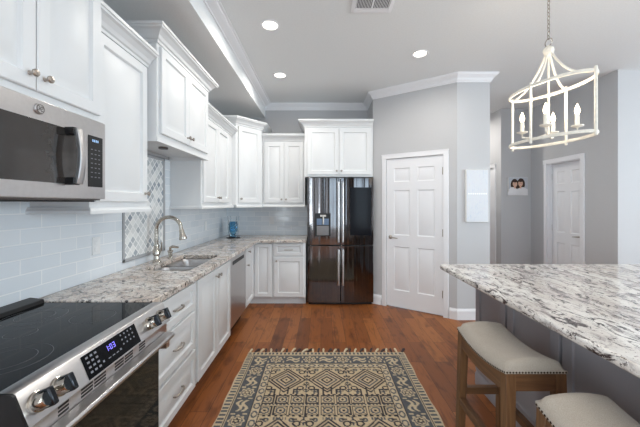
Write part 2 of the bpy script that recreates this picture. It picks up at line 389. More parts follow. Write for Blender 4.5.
# six-panel doors
def lever(mb, O, U, N, s):
    O = Vector(O)
    mb.lathe([(.027,0),(.027,.006),(.018,.010),(.010,.014),(.010,.045)], O, N, 18)
    mb.tube([O+N*.042, O+N*.05+U*s*.015, O+N*.048+U*s*.06+Z*-.004, O+N*.044+U*s*.115+Z*-.010], [.010,.010,.008,.006], 10)
def door(name, W, s0, s1, hd, hinge_right, rec, cw=.062, hl=None):
    P, U, N = W; w = s1-s0; O = P+U*s0
    root = bpy.data.objects.new(name, None); COL.objects.link(root); root.location = O; WORLD[root] = Vector(O); root['kind'] = 'structure'
    mb = MB(); st = .105; pw = (w-.006-3*st)/2; g = .003
    us = [g, g+st, g+st+pw, g+2*st+pw, g+2*st+2*pw, w-g]; vs = [.012, .24, .835, .99, 1.60, 1.715, 1.90, hd-.004]
    for i in range(5):
        for j in range(7):
            Q = O+U*us[i]+Z*vs[j]; ww = us[i+1]-us[i]; hh = vs[j+1]-vs[j]
            seq = [(0,-rec)]
            if i in (1,3) and j in (1,3,5): seq += [(.010,-rec-.010),(.018,-rec-.010),(.040,-rec-.003)]
            mb.loops(Q, U, Z, N, ww, hh, seq, back=False)
    mb.obox(O, U, Z, N, us[0], vs[0], -rec-.04, us[-1], vs[-1], -rec-.012)
    build(mb, 'door_panel', M['trim'], root)
    mb = MB()
    prof = [(0,0),(0,.018),(.012,.020),(cw-.02,.014),(cw-.008,.014),(cw,.008),(cw,0)]
    def strip(A, B, D):   # casing strip from A to B with D the outward direction in the wall
        rings = []
        for e, sgn in ((A, 0), (B, 1)):
            rings.append([e + D*o + N*n for o, n in prof])
        mb.rings(rings)
    strip(O+Z*0-U*0, O+Z*hd, -U); strip(O+U*w, O+U*w+Z*hd, U)
    mb.obox(O, U, Z, N, -cw, hd, 0, w+cw, hd+cw, .018); mb.obox(O, U, Z, N, -cw-.004, hd+cw-.012, .002, w+cw+.004, hd+cw, .022)
    if rec > .02:
        mb.obox(O, U, Z, N, -.0, 0, -rec-.04, .012, hd, 0); mb.obox(O, U, Z, N, w-.012, 0, -rec-.04, w, hd, 0); mb.obox(O, U, Z, N, 0, hd-.012, -rec-.04, w, hd, 0)
    build(mb, 'door_casing', M['trim'], root)
    mb = MB(); lever(mb, O+U*(.06 if hinge_right else w-.06)+Z*.96-N*rec, U, N, 1 if hinge_right else -1)
    build(mb, 'lever_handle', M['nickel'], root)
    for z in (.28, 1.05, 1.83):
        u = w-.004 if hinge_right else .004
        mb = MB(); mb.obox(O, U, Z, N, u-.012, z-.045, -rec-.002, u+.010, z+.045, -rec+.003).cyl(O+U*u+Z*(z-.048)+N*(.006-rec), O+U*u+Z*(z+.048)+N*(.006-rec), .006, n=10)
        build(mb, 'hinge', M['nickel'], root)
    return root
door('door_1', pd, DS0, DS1, DH, True, .004)
door('door_2', wh, HD0, HD1, 2.03, False, .07)
door('door_3', ws, .40, 1.165, 2.04, True, .004)
# tiled backsplashes
struct(MB().box(-1.5,.30,.92,-1.492,2.25,1.44), 'wall_left_tile', M['tile_l'])
bs = MB().box(-1.5,2.25,.92,-1.492,2.31,1.845).box(-1.5,2.31,.92,-1.492,2.93,.975).box(-1.5,2.93,.92,-1.492,3.05,1.845).box(-1.5,3.05,.92,-1.492,4.9,1.40)
struct(bs, 'wall_left_tile_sink', M['tile_l'])
struct(MB().box(-1.492,4.9,.92,-.19,4.892,1.40), 'wall_back_tile', M['tile_b'])
struct(MB().box(-1.5,2.335,1.0,-1.490,2.905,1.82), 'wall_left_mosaic', M['mosaic'])
mb = MB()
for a in ((2.31,.975,2.335,1.845),(2.905,.975,2.93,1.845),(2.31,.975,2.93,1.0),(2.31,1.82,2.93,1.845)): mb.box(-1.5,a[0],a[1],-1.484,a[2],a[3])
struct(mb, 'trim_3', M['pencil'], (-1.5,2.31,.975), .003)

# ---------------------------------------------------------------- cabinet hardware and builders
def knob(parent, P, N, mat='nickel'):
    P = Vector(P)
    mb = MB().lathe([(.008,0),(.006,.004),(.005,.014),(.010,.018),(.014,.022),(.0145,.027),(.012,.031),(.004,.033)], P, N, 16)
    build(mb, 'knob', M[mat], parent, label='brushed nickel knob')
def pull(parent, C, U, N, L=.11):
    C = Vector(C)
    pts = [C-U*L/2, C-U*L/2+N*.016, C-U*(L/2-.018)+N*.026, C+N*.030, C+U*(L/2-.018)+N*.026, C+U*L/2+N*.016, C+U*L/2]
    build(MB().tube(pts, [.0055,.006,.006,.0065,.006,.006,.0055], 8), 'drawer_pull', M['nickel'], parent, label='curved brushed nickel pull')
def front(root, O, U, N, w, h, kind='door', st=.055):
    mb = MB().raised(O, U, Z, N, w, h, .02, st)
    return build(mb, kind, M['cab'], root)
CABCROWN = [(0,0),(.012,0),(.014,.016),(.024,.022),(.034,.042),(.056,.064),(.074,.070),(.076,.080),(.084,.082),(.084,.10),(0,.10)]
def upper(name, label, xf, y0, y1, z0, z1, doors, rail=True, crown=True, near_ret=True, far_ret=True, kn='mid', group='white wall cabinets'):
    """wall cabinet on the left wall: doors face +X; xf is the plane of the door fronts"""
    root = thing(name, label, 'cabinet', (-1.5, y0, z0), group)
    f = xf-.02
    build(MB().box(-1.492, y0, z0, f, y1, z1), 'cabinet_box', M['cab'], root, .0015)
    n = doors; a = y0+.03; b = y1-.03
    if isinstance(doors, tuple): n, a, b = doors
    w = (b-a-.004*(n-1))/n
    for i in range(n):
        yy = a+i*(w+.004)
        d = front(root, (f, yy, z0+.03), Y, X, w, z1-z0-.055)
        ky = (yy+w-.03 if (i == 0 and n == 2) else yy+.03) if n == 2 else yy+w-.03
        knob(d, (xf, ky, z0+.085), X)
    if rail:
        pts = [(-1.492,y0),(f,y0),(f,y1),(-1.492,y1)] if near_ret else [(f,y0),(f,y1)]
        mb = MB().sweep([(-.03,0),(.014,0),(.016,-.008),(.022,-.016),(.022,-.034),(-.03,-.034)], pts, z0)
        build(mb, 'light_rail', M['cab'], root, angle=12)
    if crown:
        pts = []
        if near_ret: pts.append((-1.5,y0))
        pts += [(f,y0),(f,y1)]
        if far_ret: pts.append((-1.5,y1))
        build(MB().sweep(CABCROWN, pts, z1-.012), 'crown_moulding', M['cab'], root, angle=12)
    return root
upper('wall_cabinet', 'white two-door cabinet directly above the microwave', -1.10, .815, 1.572, 1.828, 2.52, 2, rail=False)
upper('wall_cabinet', 'tall white single-door cabinet hanging just right of the microwave', -1.165, 1.576, 2.096, 1.40, 2.355, (1, 1.60, 2.07), near_ret=True, far_ret=False)
cC = upper('wall_cabinet', 'raised white two-door cabinet above the kitchen sink', -1.10, 2.10, 3.04, 1.875, 2.53, 2, rail=False)
build(MB().sweep([(-.02,0),(.008,0),(.008,-.03),(-.02,-.03)], [(-1.49,2.10),(-1.12,2.10),(-1.12,3.04),(-1.49,3.04)], 1.875), 'light_rail', M['cab'], cC)
upper('wall_cabinet', 'white two-door wall cabinet between sink cabinet and diagonal corner cabinet', -1.17, 3.05, 4.115, 1.40, 2.325, (2, 3.08, 3.93), near_ret=True, far_ret=False)
# diagonal corner
e0, e1 = Vector((-1.14,4.12,0)), Vector((-.86,4.46,0)); eU = (e1-e0).normalized(); eN = Vector((eU.y,-eU.x,0)); eL = (e1-e0).length
root = thing('wall_cabinet', 'taller white diagonal single-door cabinet in the upper corner', 'cabinet', (-1.3,4.6,1.40), 'white wall cabinets')
epoly = [(-1.492,4.12),(e0.x,e0.y),(e1.x,e1.y),(-.86,4.89),(-1.492,4.89)]
build(MB().prism(epoly, 1.40, 2.49), 'cabinet_box', M['cab'], root, .0015)
d = front(root, e0+eU*.035+Z*1.43, eU, eN, eL-.07, 1.03); knob(d, e0+eU*.065+eN*.02+Z*1.485, eN)
build(MB().sweep([(-.03,0),(.014,0),(.022,-.016),(.022,-.034),(-.03,-.034)], epoly[1:3], 1.40), 'light_rail', M['cab'], root, angle=12)
build(MB().sweep(CABCROWN, epoly[:4], 2.478), 'crown_moulding', M['cab'], root, angle=12)
# back wall uppers
def upper_back(label, yf, x0, x1, z0, z1, zd, rail=True, crown=None, doorspan=None):
    root = thing('wall_cabinet', label, 'cabinet', (x0, 4.9, z0), 'white wall cabinets'); f = yf+.02
    build(MB().box(x0, f, z0, x1, 4.89, z1), 'cabinet_box', M['cab'], root, .0015)
    a, b = doorspan or (x0+.025, x1-.025); w = (b-a-.006)/2
    for i in range(2):
        xx = a+i*(w+.006); d = front(root, (xx, f, zd), X, -Y, w, z1-zd-.03)
        knob(d, (xx+w-.03 if i == 0 else xx+.03, yf, zd+.05), -Y)
    if rail: build(MB().sweep([(-.03,0),(.014,0),(.022,-.016),(.022,-.034),(-.03,-.034)], [(x0,f),(x1,f)], z0), 'light_rail', M['cab'], root, angle=12)
    build(MB().sweep(CABCROWN, crown or [(x0,f),(x1,f)], z1-.012), 'crown_moulding', M['cab'], root, angle=12)
    return root
upper_back('white two-door wall cabinet beside the refrigerator on the back wall', 4.54, -.855, -.236, 1.40, 2.35, 1.43)
upper_back('short white two-door cabinet sitting above the dark refrigerator', 4.35, -.232, .735, 1.80, 2.51, 1.83, rail=False,
           crown=[(-.232,4.89),(-.232,4.37),(.735,4.37)], doorspan=(-.19,.70))
# under-cabinet puck light
mb = MB().lathe([(.036,0),(.036,-.012),(.030,-.016),(.001,-.016)], (-1.28,2.50,1.875), (0,0,1), 24)
tag(build(mb, 'puck_light', M['darksteel'], origin=(-1.28,2.50,1.875)), 'small dark round puck light under the cabinet above the sink', 'light')

# base cabinets (left run faces +X)
FX = -.895
def base_box(label, x0, y0, x1, y1, toe):
    root = thing('base_cabinet', label, 'cabinet', ((x0+x1)/2, (y0+y1)/2, 0), 'white base cabinets')
    build(MB().box(x0, y0, .10, x1, y1, .879), 'cabinet_box', M['cab'], root, .0015)
    build(MB().box(*toe), 'toe_kick', M['cab'], root)
    return root
r = base_box('white three-drawer base cabinet right beside the range', -1.49, 1.590, FX-.02, 2.225, (-1.49,1.590,0,FX-.09,2.225,.10))
for z0, h in ((.675,.185),(.400,.255),(.115,.265)):
    d = front(r, (FX-.02, 1.60, z0), Y, X, .60, h, 'drawer', .045); pull(d, (FX, 1.92, z0+h/2), Y, X)
r = thing('base_cabinet', 'white two-door base cabinet under the sink', 'cabinet', (-1.2, 2.65, 0), 'white base cabinets')
build(MB().box(-1.49,2.229,.10,FX-.02,2.247,.879).box(-1.49,3.047,.10,FX-.02,3.065,.879).box(-1.49,2.247,.10,FX-.02,3.047,.118).box(-1.49,2.247,.118,-1.478,3.047,.879).box(-.935,2.247,.118,FX-.02,3.047,.879), 'cabinet_box', M['cab'], r, .0015)
build(MB().box(-1.49,2.229,0,FX-.09,3.065,.10), 'toe_kick', M['cab'], r)
for i, (a, b) in enumerate(((2.25,2.655),(2.661,3.05))):
    d = front(r, (FX-.02, a, .115), Y, X, b-a, .745); knob(d, (FX, b-.035 if i == 0 else a+.035, .80), X)
# hollow out visually for sink: sink bowls pass through the cabinet top (open carcass)
r = thing('base_cabinet', 'white L-shaped corner base cabinet with two doors meeting at an inner corner', 'cabinet', (-1.2,4.4,0), 'white base cabinets')
build(MB().prism([(-1.49,3.84),(-.955,3.84),(-.955,4.32),(-.680,4.32),(-.680,4.89),(-1.49,4.89)], .10, .879), 'cabinet_box', M['cab'], r, .0015)
build(MB().prism([(-1.49,3.84),(-1.02,3.84),(-1.02,4.38),(-.680,4.38),(-.680,4.89),(-1.49,4.89)], 0, .10), 'toe_kick', M['cab'], r)
d = front(r, (-.955,3.85,.115), Y, X, .44, .745); knob(d, (-.935,3.90,.64), X); knob(d, (-.935,3.97,.80), X)
d = front(r, (-.93,4.32,.115), X, -Y, .24, .745, st=.05)
r = base_box('white base cabinet with one drawer over one door beside the refrigerator', -.676, 4.32, -.215, 4.89, (-.676,4.38,0,-.215,4.89,.10))
d = front(r, (-.655,4.32,.69), X, -Y, .41, .17, 'drawer', .04); pull(d, (-.45,4.30,.775), X, -Y)
d = front(r, (-.655,4.32,.115), X, -Y, .41, .555); knob(d, (-.62,4.30,.62), -Y)
# dishwasher
r = thing('dishwasher', 'stainless steel dishwasher between the sink cabinet and the corner', 'dishwasher', (-1.2,3.45,0))
build(MB().box(-1.48,3.075,.09,-.962,3.83,.872), 'tub_casing', M['black'], r)
build(MB().box(-.962,3.17,.115,-.935,3.82,.868), 'door_panel', M['steel'], r, .004)
build(MB().box(-.937,3.26,.765,-.932,3.73,.805), 'pocket_handle', M['black'], r, .002)
build(MB().box(-1.48,3.08,0,-1.0,3.83,.09), 'toe_kick', M['black'], r)

# ---------------------------------------------------------------- worktops and sink
def cells(xs, ys, fill, z0, z1):
    mb = MB(); nx = len(xs)-1; ny = len(ys)-1; F = lambda i,j: 0 <= i < nx and 0 <= j < ny and fill(i,j)
    for i in range(nx):
        for j in range(ny):
            if not F(i,j): continue
            a,b,c,d = xs[i],xs[i+1],ys[j],ys[j+1]
            mb.add([(a,c,z1),(b,c,z1),(b,d,z1),(a,d,z1)], [(0,1,2,3)]); mb.add([(a,c,z0),(b,c,z0),(b,d,z0),(a,d,z0)], [(3,2,1,0)])
            if not F(i-1,j): mb.add([(a,c,z0),(a,d,z0),(a,d,z1),(a,c,z1)], [(0,1,2,3)])
            if not F(i+1,j): mb.add([(b,c,z0),(b,d,z0),(b,d,z1),(b,c,z1)], [(0,1,2,3)])
            if not F(i,j-1): mb.add([(a,c,z0),(b,c,z0),(b,c,z1),(a,c,z1)], [(0,1,2,3)])
            if not F(i,j+1): mb.add([(a,d,z0),(b,d,z0),(b,d,z1),(a,d,z1)], [(0,1,2,3)])
    return mb
SX0, SX1 = -1.335, -.985; SY = [2.30, 2.63, 2.655, 3.0]
xs = [-1.491, SX0, SX1, -.868, -.205]; ys = [1.582, SY[0], SY[1], SY[2], SY[3], 4.235, 4.891]
def fl(i, j):
    if i == 3: return j == 5
    if i == 1 and j in (1,2,3): return False
    return True
ct = build(cells(xs, ys, fl, .881, .92), 'countertop', M['granite'], None, .005, (-1.2,3.2,.881))
tag(ct, 'speckled beige granite countertop running along left and back walls', 'countertop')
r = thing('sink', 'stainless steel double-bowl sink set under the beige granite countertop', 'sink', (-1.16,2.65,.70))
for k, (a, b) in enumerate(((SY[0],SY[1]),(SY[2],SY[3]))):
    mb = MB(); rings = []
    def rr(ins, z, rad):
        x0,x1,y0,y1 = SX0+ins, SX1-ins, a+ins, b-ins; out = []
        for cx,cy,st in ((x1-rad,y1-rad,0),(x0+rad,y1-rad,90),(x0+rad,y0+rad,180),(x1-rad,y0+rad,270)):
            for q in range(7): t = R(st+q*15); out.append((cx+rad*math.cos(t), cy+rad*math.sin(t), z))
        return out
    for ins, z, rad in ((-.004,.8795,.05),(-.001,.873,.05),(.002,.86,.05),(.010,.72,.055),(.030,.70,.06),(.10,.692,.05)): rings.append(rr(ins, z, rad))
    mb.rings(rings, cap=False); n = len(rings[0]); mb.add(rings[-1], [tuple(range(n))])
    o = build(mb, 'sink_bowl', M['steel'], r); 
    build(MB().lathe([(.04,.0005),(.04,.003),(.028,.002),(.026,-.004),(.001,-.004)], ((SX0+SX1)/2,(a+b)/2,.694), Z, 20), 'drain', M['chrome'], r)
build(MB().box(SX0+.004, SY[1]-.003, .74, SX1-.004, SY[2]+.003, .862), 'bowl_divider', M['steel'], r, .006)
# faucet
r = thing('faucet', 'polished nickel gooseneck faucet standing behind the sink', 'faucet', (-1.405,2.63,.921))
F0 = Vector((-1.405,2.63,.921))
build(MB().lathe([(.036,0),(.036,.006),(.027,.014),(.023,.03),(.022,.055),(.029,.062),(.030,.10),(.023,.112),(.020,.13),(.024,.137),(.023,.145),(.017,.15)], F0, Z, 20), 'faucet_body', M['chrome'], r)
arc = [F0+Z*.15, F0+Z*.22, F0+Z*.28] + [F0+Vector((.105-.105*math.cos(R(t)), 0, .285+.098*math.sin(R(t)))) for t in range(15,166,15)] + [F0+Vector((.212,0,.275))]
build(MB().tube(arc, .0155, 12), 'spout', M['chrome'], r)
hd = F0+Vector((.212,0,.28)); build(MB().lathe([(.016,0),(.020,.008),(.021,.03),(.025,.05),(.033,.082),(.030,.09),(.001,.09)], hd, Vector((.20,0,-1)), 18), 'spray_head', M['chrome'], r)
build(MB().lathe([(.012,0),(.013,.012),(.008,.016)], F0+Vector((.018,0,.085)), (1,-.2,.1), 14).tube([F0+Vector((.030,-.004,.085)), F0+Vector((.045,-.01,.10)), F0+Vector((.052,-.014,.17))], [.007,.006,.0045], 10), 'lever_handle', M['chrome'], r)
r = thing('soap_dispenser', 'small polished nickel soap dispenser beside the gooseneck faucet', 'soap dispenser', (-1.40,2.86,.921))
S0 = Vector((-1.40,2.86,.921))
build(MB().lathe([(.028,0),(.028,.006),(.019,.012),(.018,.045),(.024,.05),(.024,.064),(.010,.07)], S0, Z, 18), 'dispenser_base', M['chrome'], r)
build(MB().tube([S0+Z*.068, S0+Z*.09, S0+Vector((.02,0,.10)), S0+Vector((.075,0,.092))], [.011,.012,.013,.009], 10), 'pump_spout', M['chrome'], r)
# blue glass on the corner counter
r = thing('blue_vase', 'small blue glass vase in a clear footed holder on the counter corner', 'vase', (-1.28,4.50,.921))
B0 = Vector((-1.28,4.50,.921))
build(MB().lathe([(.10,0),(.10,.006),(.09,.010),(.001,.010)], B0, Z, 24), 'tray', M['black'], r)
build(MB().lathe([(.022,.010),(.045,.018),(.040,.035),(.030,.05),(.055,.085),(.065,.13),(.062,.20),(.055,.235),(.050,.235),(.050,.09),(.001,.085)], B0, Z, 24), 'vase_body', M['blueglass'], r)
for k in range(4):
    t = R(45+90*k); c, s = math.cos(t), math.sin(t)
    build(MB().tube([B0+Vector((.05*c,.05*s,.012)), B0+Vector((.078*c,.078*s,.08)), B0+Vector((.080*c,.080*s,.25)), B0+Vector((.090*c,.090*s,.315))], .008, 8), 'holder_post', M['clearglass'], r)
# outlets
def outlet(O, U, N, label):
    r = thing('wall_outlet', label, 'outlet', O, 'outlets on the backsplash')
    O = Vector(O); build(MB().obox(O, U, Z, N, -.036, -.058, 0, .036, .058, .005), 'cover_plate', M['outlet'], r, .002)
    for z in (-.024, .024): 
        build(MB().obox(O, U, Z, N, -.016, z-.014, .0045, .016, z+.014, .007), 'socket', M['outlet'], r, .003)
outlet((-1.4915,2.04,1.14), Y, X, 'white outlet plate on tile between the range and mosaic panel')
outlet((-1.4915,3.98,1.13), Y, X, 'white outlet plate on left wall tile, short of the corner')
outlet((-.78,4.8915,1.15), X, -Y, 'white outlet plate on the back wall tile')

# ---------------------------------------------------------------- range
RY0, RY1 = .818, 1.576
r = thing('range', 'stainless steel slide-in electric range with black glass cooktop', 'stove', (-1.18,1.2,0))
build(MB().box(-1.47,RY0,.03,-.865,RY1,.895), 'oven_body', M['black'], r, .003)
ck = build(MB().box(-1.475,RY0-.002,.896,-.852,RY1+.002,.914), 'cooktop', M['bglass'], r, .003)
for (cx, cy, rads) in ((-1.02,1.00,(.115,.075)),(-1.02,1.38,(.085,)),(-1.30,1.01,(.085,)),(-1.28,1.38,(.115,.07)),(-1.17,1.20,(.05,))):
    mb = MB()
    for q in rads: mb.tube([(cx+q*math.cos(2*PI*k/56), cy+q*math.sin(2*PI*k/56), .9141) for k in range(56)], .0011, 5, closed=True, flat=.5)
    build(mb, 'burner_ring', M['grid'], ck)
build(MB().prism_y([(-1.49,.896),(-1.41,.896),(-1.418,.932),(-1.49,.94)], RY0-.002, RY1+.002), 'rear_vent_trim', M['black'], r, .004)
fa = build(MB().prism_y([(-.862,.915),(-.815,.915),(-.809,.911),(-.772,.822),(-.785,.815),(-.862,.815)], RY0-.003, RY1+.003), 'control_panel', M['steel'], r, .0015)
build(MB().prism_y([(-.87,.917),(-.815,.917),(-.807,.912),(-.770,.822),(-.785,.70),(-.87,.70)], RY0-.012, RY0-.0035), 'end_cap', M['black'], r)
fT = Vector((.037,0,-.089)).normalized(); fN = Vector((.089,0,.037)).normalized()
fP = lambda y, s, n=0: Vector((-.809,y,.911))+fT*s+fN*n
mb = MB().obox(fP(1.03,.008), Y, fT, fN, 0, 0, -.003, .295, .082, .0012); dp = build(mb, 'display_panel', M['bglass'], fa, label='black touch display reading 1:03')
mb = MB()
for gx in range(3):
    for gz in range(4): mb.obox(fP(1.045+gx*.020, .017+gz*.017, .0012), Y, fT, fN, 0, 0, 0, .011, .007, .0004)
mb.obox(fP(1.107,.062,.0012), Y, fT, fN, 0,0,0,.008,.007,.0004)
for gx in range(3): mb.obox(fP(1.135+gx*.022, .066, .0012), Y, fT, fN, 0, 0, 0, .013, .003, .0004)
for gx in range(4):
    for gz in range(3): mb.obox(fP(1.225+gx*.022, .016+gz*.018, .0012), Y, fT, fN, 0, 0, 0, .007, .006, .0004)
mb.obox(fP(1.20,.062,.0012), Y, fT, fN, 0,0,0,.009,.007,.0004)
build(mb, 'keypad_print', M['print'], fa)
SEG = {'0':'abcdef','1':'bc','3':'abcdg'}
def seg(mb, y, s, w, h, ch, t=.0025):
    rc = {'a':(0,0,w,t),'g':(0,h/2-t/2,w,h/2+t/2),'d':(0,h-t,w,h),'f':(0,0,t,h/2),'b':(w-t,0,w,h/2),'e':(0,h/2,t,h),'c':(w-t,h/2,w,h)}
    for c in SEG[ch]: a = rc[c]; mb.obox(fP(y, s, .0012), Y, fT, fN, a[0], a[1], 0, a[2], a[3], .0005)
mb = MB(); seg(mb,1.140,.024,.009,.020,'1'); seg(mb,1.160,.024,.011,.020,'0'); seg(mb,1.176,.024,.011,.020,'3')
for q in (.029,.037): mb.obox(fP(1.1535,q,.0012), Y, fT, fN, 0,0,0,.003,.003,.0005)
build(mb, 'clock_digits', M['digit'], fa)
for y in (.858,.928,1.418,1.508):
    P = fP(y, .047)
    kb = build(MB().lathe([(.029,-.002),(.029,.008),(.026,.010),(.024,.034),(.022,.038),(.001,.038)], P, fN, 28), 'knob', M['chrome'], fa)
    build(MB().obox(P+fN*.01, Y, fT, fN, -.009, -.026, 0, .009, .026, .042), 'knob_grip', M['knobgrip'], kb, .004)
mb = MB().box(-.86,RY0,.745,-.790,RY1,.815); vp = build(mb, 'vent_panel', M['steel'], r)
for a, b in ((.925,.965),(1.014,1.066),(1.073,1.131),(1.180,1.233),(1.240,1.293),(1.337,1.383)):
    mb = MB()
    for z in (.8005,.789,.7775): mb.box(-.792,a,z,-.7895,b,z+.0072)
    build(mb, 'vent_slots', M['black'], vp)
dr = build(MB().box(-.868,RY0,.20,-.832,RY1,.744), 'oven_door', M['steel'], r, .003)
build(MB().box(-.834,RY0+.01,.22,-.829,RY1-.002,.732), 'oven_window', plain('oven_door_glass', (14,13,13), .07, spec=.6, nz=(20,.1)), dr, .001)
mb = MB().prism_y([(-.788,.770),(-.748,.766),(-.742,.758),(-.748,.744),(-.788,.750)], RY0+.02, RY1-.01)
for y in (RY0+.03, RY1-.05): mb.box(-.832,y,.70,-.765,y+.03,.765)
build(mb, 'door_handle', M['steel'], dr, .002)
build(MB().box(-.868,RY0,.04,-.835,RY1,.19), 'storage_drawer', M['steel'], r, .003)

# ---------------------------------------------------------------- microwave
r = thing('microwave', 'stainless steel over-the-range microwave with dark glass door', 'microwave', (-1.3,1.2,1.435))
build(MB().box(-1.485,RY0,1.435,-1.125,1.570,1.825), 'microwave_case', M['darksteel'], r, .002)
build(MB().box(-1.125,RY0,1.442,-1.098,1.568,1.825), 'front_frame', M['steel'], r, .003)
ff = build(MB().box(-1.10,RY0+.03,1.505,-1.0955,1.385,1.745), 'door_window', plain('dark_door_glass', (48,44,42), .08, nz=(30,.05), coat=.3), r, .001)
hb = []
for t in np.linspace(0, 1, 9): hb.append((-1.055+.016*math.sin(PI*t), 1.340, 1.505+.240*t))
mb = MB()
rings = [[(x-.012,y-.014,z),(x+.006,y-.014,z),(x+.010,y,z),(x+.006,y+.018,z),(x-.012,y+.018,z)] for x,y,z in hb]
mb.rings(rings)
hn = build(mb, 'door_handle', M['steel'], r, .002)
for z in (1.517,1.733): build(MB().box(-1.098,1.318,z-.016,-1.058,1.352,z+.016), 'handle_bracket', M['black'], hn, .002, label='black bracket')
cp = build(MB().box(-1.10,1.452,1.500,-1.095,1.545,1.745), 'control_panel', M['black'], r, .001)
mb = MB()
for i in range(3):
    for j in range(7): mb.box(-1.0952,1.466+i*.024,1.545+j*.022,-1.0946,1.478+i*.024,1.549+j*.022)
build(mb, 'button_print', M['print'], cp)
mb = MB()
for i in range(4): mb.box(-1.0952,1.475+i*.011,1.716,-1.0946,1.482+i*.011,1.728)
build(mb, 'display_digits', plain('dim_blue_digit', (150,180,215), .4, emit=(150,190,235), est=.8, nz=(40,.02)), cp)
EC = Vector((-1.098,1.198,1.788))
em = build(MB().lathe([(.021,0),(.021,.005),(.019,.007),(.001,.007)], EC, X, 32), 'badge', M['steel'], r)
mb = MB().tube([EC+Vector((.0075, .0165*math.cos(R(t)), .0165*math.sin(R(t)))) for t in range(0,360,15)], .0010, 6, closed=True)
mb.tube([EC+Vector((.0078, -.009+.007*math.cos(R(t))*(1-t/900), .002+.009*math.sin(R(t)))) for t in range(40,400,24)], .0011, 6)
mb.tube([EC+Vector((.0078, .006+.006*math.cos(R(t)), .000+.009*math.sin(R(t)))) for t in range(30,330,24)], .0011, 6)
mb.tube([EC+Vector((.0078, .001, -.001)), EC+Vector((.0078, .011, .001))], .0011, 6)
build(mb, 'badge_lettering', M['darksteel'], em)
build(MB().box(-1.47,RY0+.02,1.428,-1.14,1.55,1.436), 'bottom_grille', M['black'], r)

# ---------------------------------------------------------------- refrigerator
FL, FR, FC = -.190, .734, .272
yf = lambda x: 4.295+.018*((x-FC)/.455)**2
r = thing('refrigerator', 'black stainless four-door refrigerator with touch screen and water dispenser', 'refrigerator', (FC,4.6,0))
build(MB().box(FL+.004,4.375,.03,FR-.004,4.88,1.772), 'fridge_body', plain('dark_fridge_side', (40,40,43), .45, nz=(50,.05)), r, .003)
build(MB().box(FL+.02,4.34,.004,FR-.02,4.80,.032), 'base_grille', M['black'], r)
def fdoor(x0, x1, z0, z1):
    pts = [(x0+(x1-x0)*t, yf(x0+(x1-x0)*t)) for t in np.linspace(0,1,13)]
    return build(MB().prism(pts+[(x1,4.374),(x0,4.374)], z0, z1), 'fridge_door', M['fridge'], r, .004)
def fhandle(d, x, z0, z1):
    y = yf(x); k = [(x,y+.004,z0+.03),(x,y-.030,z0+.022)]+[(x,y-.044-.006*math.sin(PI*t),z0+.02+(z1-z0-.04)*t) for t in np.linspace(0,1,9)]+[(x,y-.030,z1-.022),(x,y+.004,z1-.03)]
    build(MB().tube(k, .0145, 12), 'door_handle', M['steel'], d, label='brushed steel vertical door handle')
ul = fdoor(FL, FC-.003, .842, 1.785); ur = fdoor(FC+.003, FR, .842, 1.785); ll = fdoor(FL, FC-.003, .035, .828); lr = fdoor(FC+.003, FR, .035, .828)
fhandle(ul, FC-.030, .87, 1.74); fhandle(ur, FC+.030, .87, 1.74); fhandle(ll, FC-.030, .27, .80); fhandle(lr, FC+.030, .27, .80)
yd = yf(.0)
build(MB().box(-.085,yd-.006,.965,.135,yd+.02,1.285), 'dispenser_recess', M['black'], ul, .004)
build(MB().box(-.06,yd-.0075,.975,.11,yd+.0,1.11), 'dispenser_tray', M['darksteel'], ul, .003)
build(MB().box(-.06,yd-.008,1.12,.11,yd,1.21,), 'dispenser_back', plain('pale_blue_plastic', (92,112,140), .2, nz=(30,.05)), ul, .003)
build(MB().cyl((.03,yd-.012,1.13),(.03,yd-.012,1.24), .012).box(-.01,yd-.02,1.235,.07,yd,1.262), 'water_nozzle', M['nickel'], ul, .002)
mb = MB(); pts = [(x, yf(x)-.0035) for x in np.linspace(.405,.705,7)]; mb.prism(pts+[(.705,yf(.705)+.01),(.405,yf(.405)+.01)], .975, 1.645)
build(mb, 'touch_screen', plain('dark_screen_glass', (22,23,28), .14, spec=.16, nz=(30,.05)), ur)

# ---------------------------------------------------------------- island
def rounded(x0, y0, x1, y1, rad):
    out = []
    for cx,cy,st in ((x1-rad,y1-rad,0),(x0+rad,y1-rad,90),(x0+rad,y0+rad,180),(x1-rad,y0+rad,270)):
        for q in range(9): t = R(st+q*11.25); out.append((cx+rad*math.cos(t), cy+rad*math.sin(t)))
    return out
IX, IY = 1.215, 2.43
r = thing('kitchen_island', 'dark taupe-grey panelled island cabinet behind the two stools', 'island', (1.9,1.0,0))
build(MB().box(IX+.02,-.50,0,2.62,IY,.879), 'island_body', M['island'], r)
for a, b in ((2.035,2.425),(1.575,2.015),(1.115,1.555),(.655,1.095),(.195,.635),(-.265,.175)):
    mb = MB(); mb.loops((IX+.021,b,.115), -Y, Z, -X, b-a, .755, [(0,0),(0,.018),(.002,.020),(.062,.020),(.066,.010),(.075,.006)])
    build(mb, 'side_panel', M['island'], r)
build(MB().sweep([(0,0),(.020,0),(.020,.085),(.012,.10),(.006,.108),(0,.108)], [(IX+.02,IY),(IX+.02,-.5)], 0), 'base_moulding', M['island'], r)
mb = MB().prism(rounded(.972,-.7,2.80,2.555,.05), .881, .92)
it = build(mb, 'island_countertop', M['granite_island'], None, 0, (1.9,1.0,.881))
bv = it.modifiers.new('Bevel','BEVEL'); bv.width = .014; bv.segments = 4; bv.limit_method = 'ANGLE'; bv.angle_limit = R(50)
tag(it, 'white granite island worktop with dark diagonal veins and rounded edge', 'countertop')

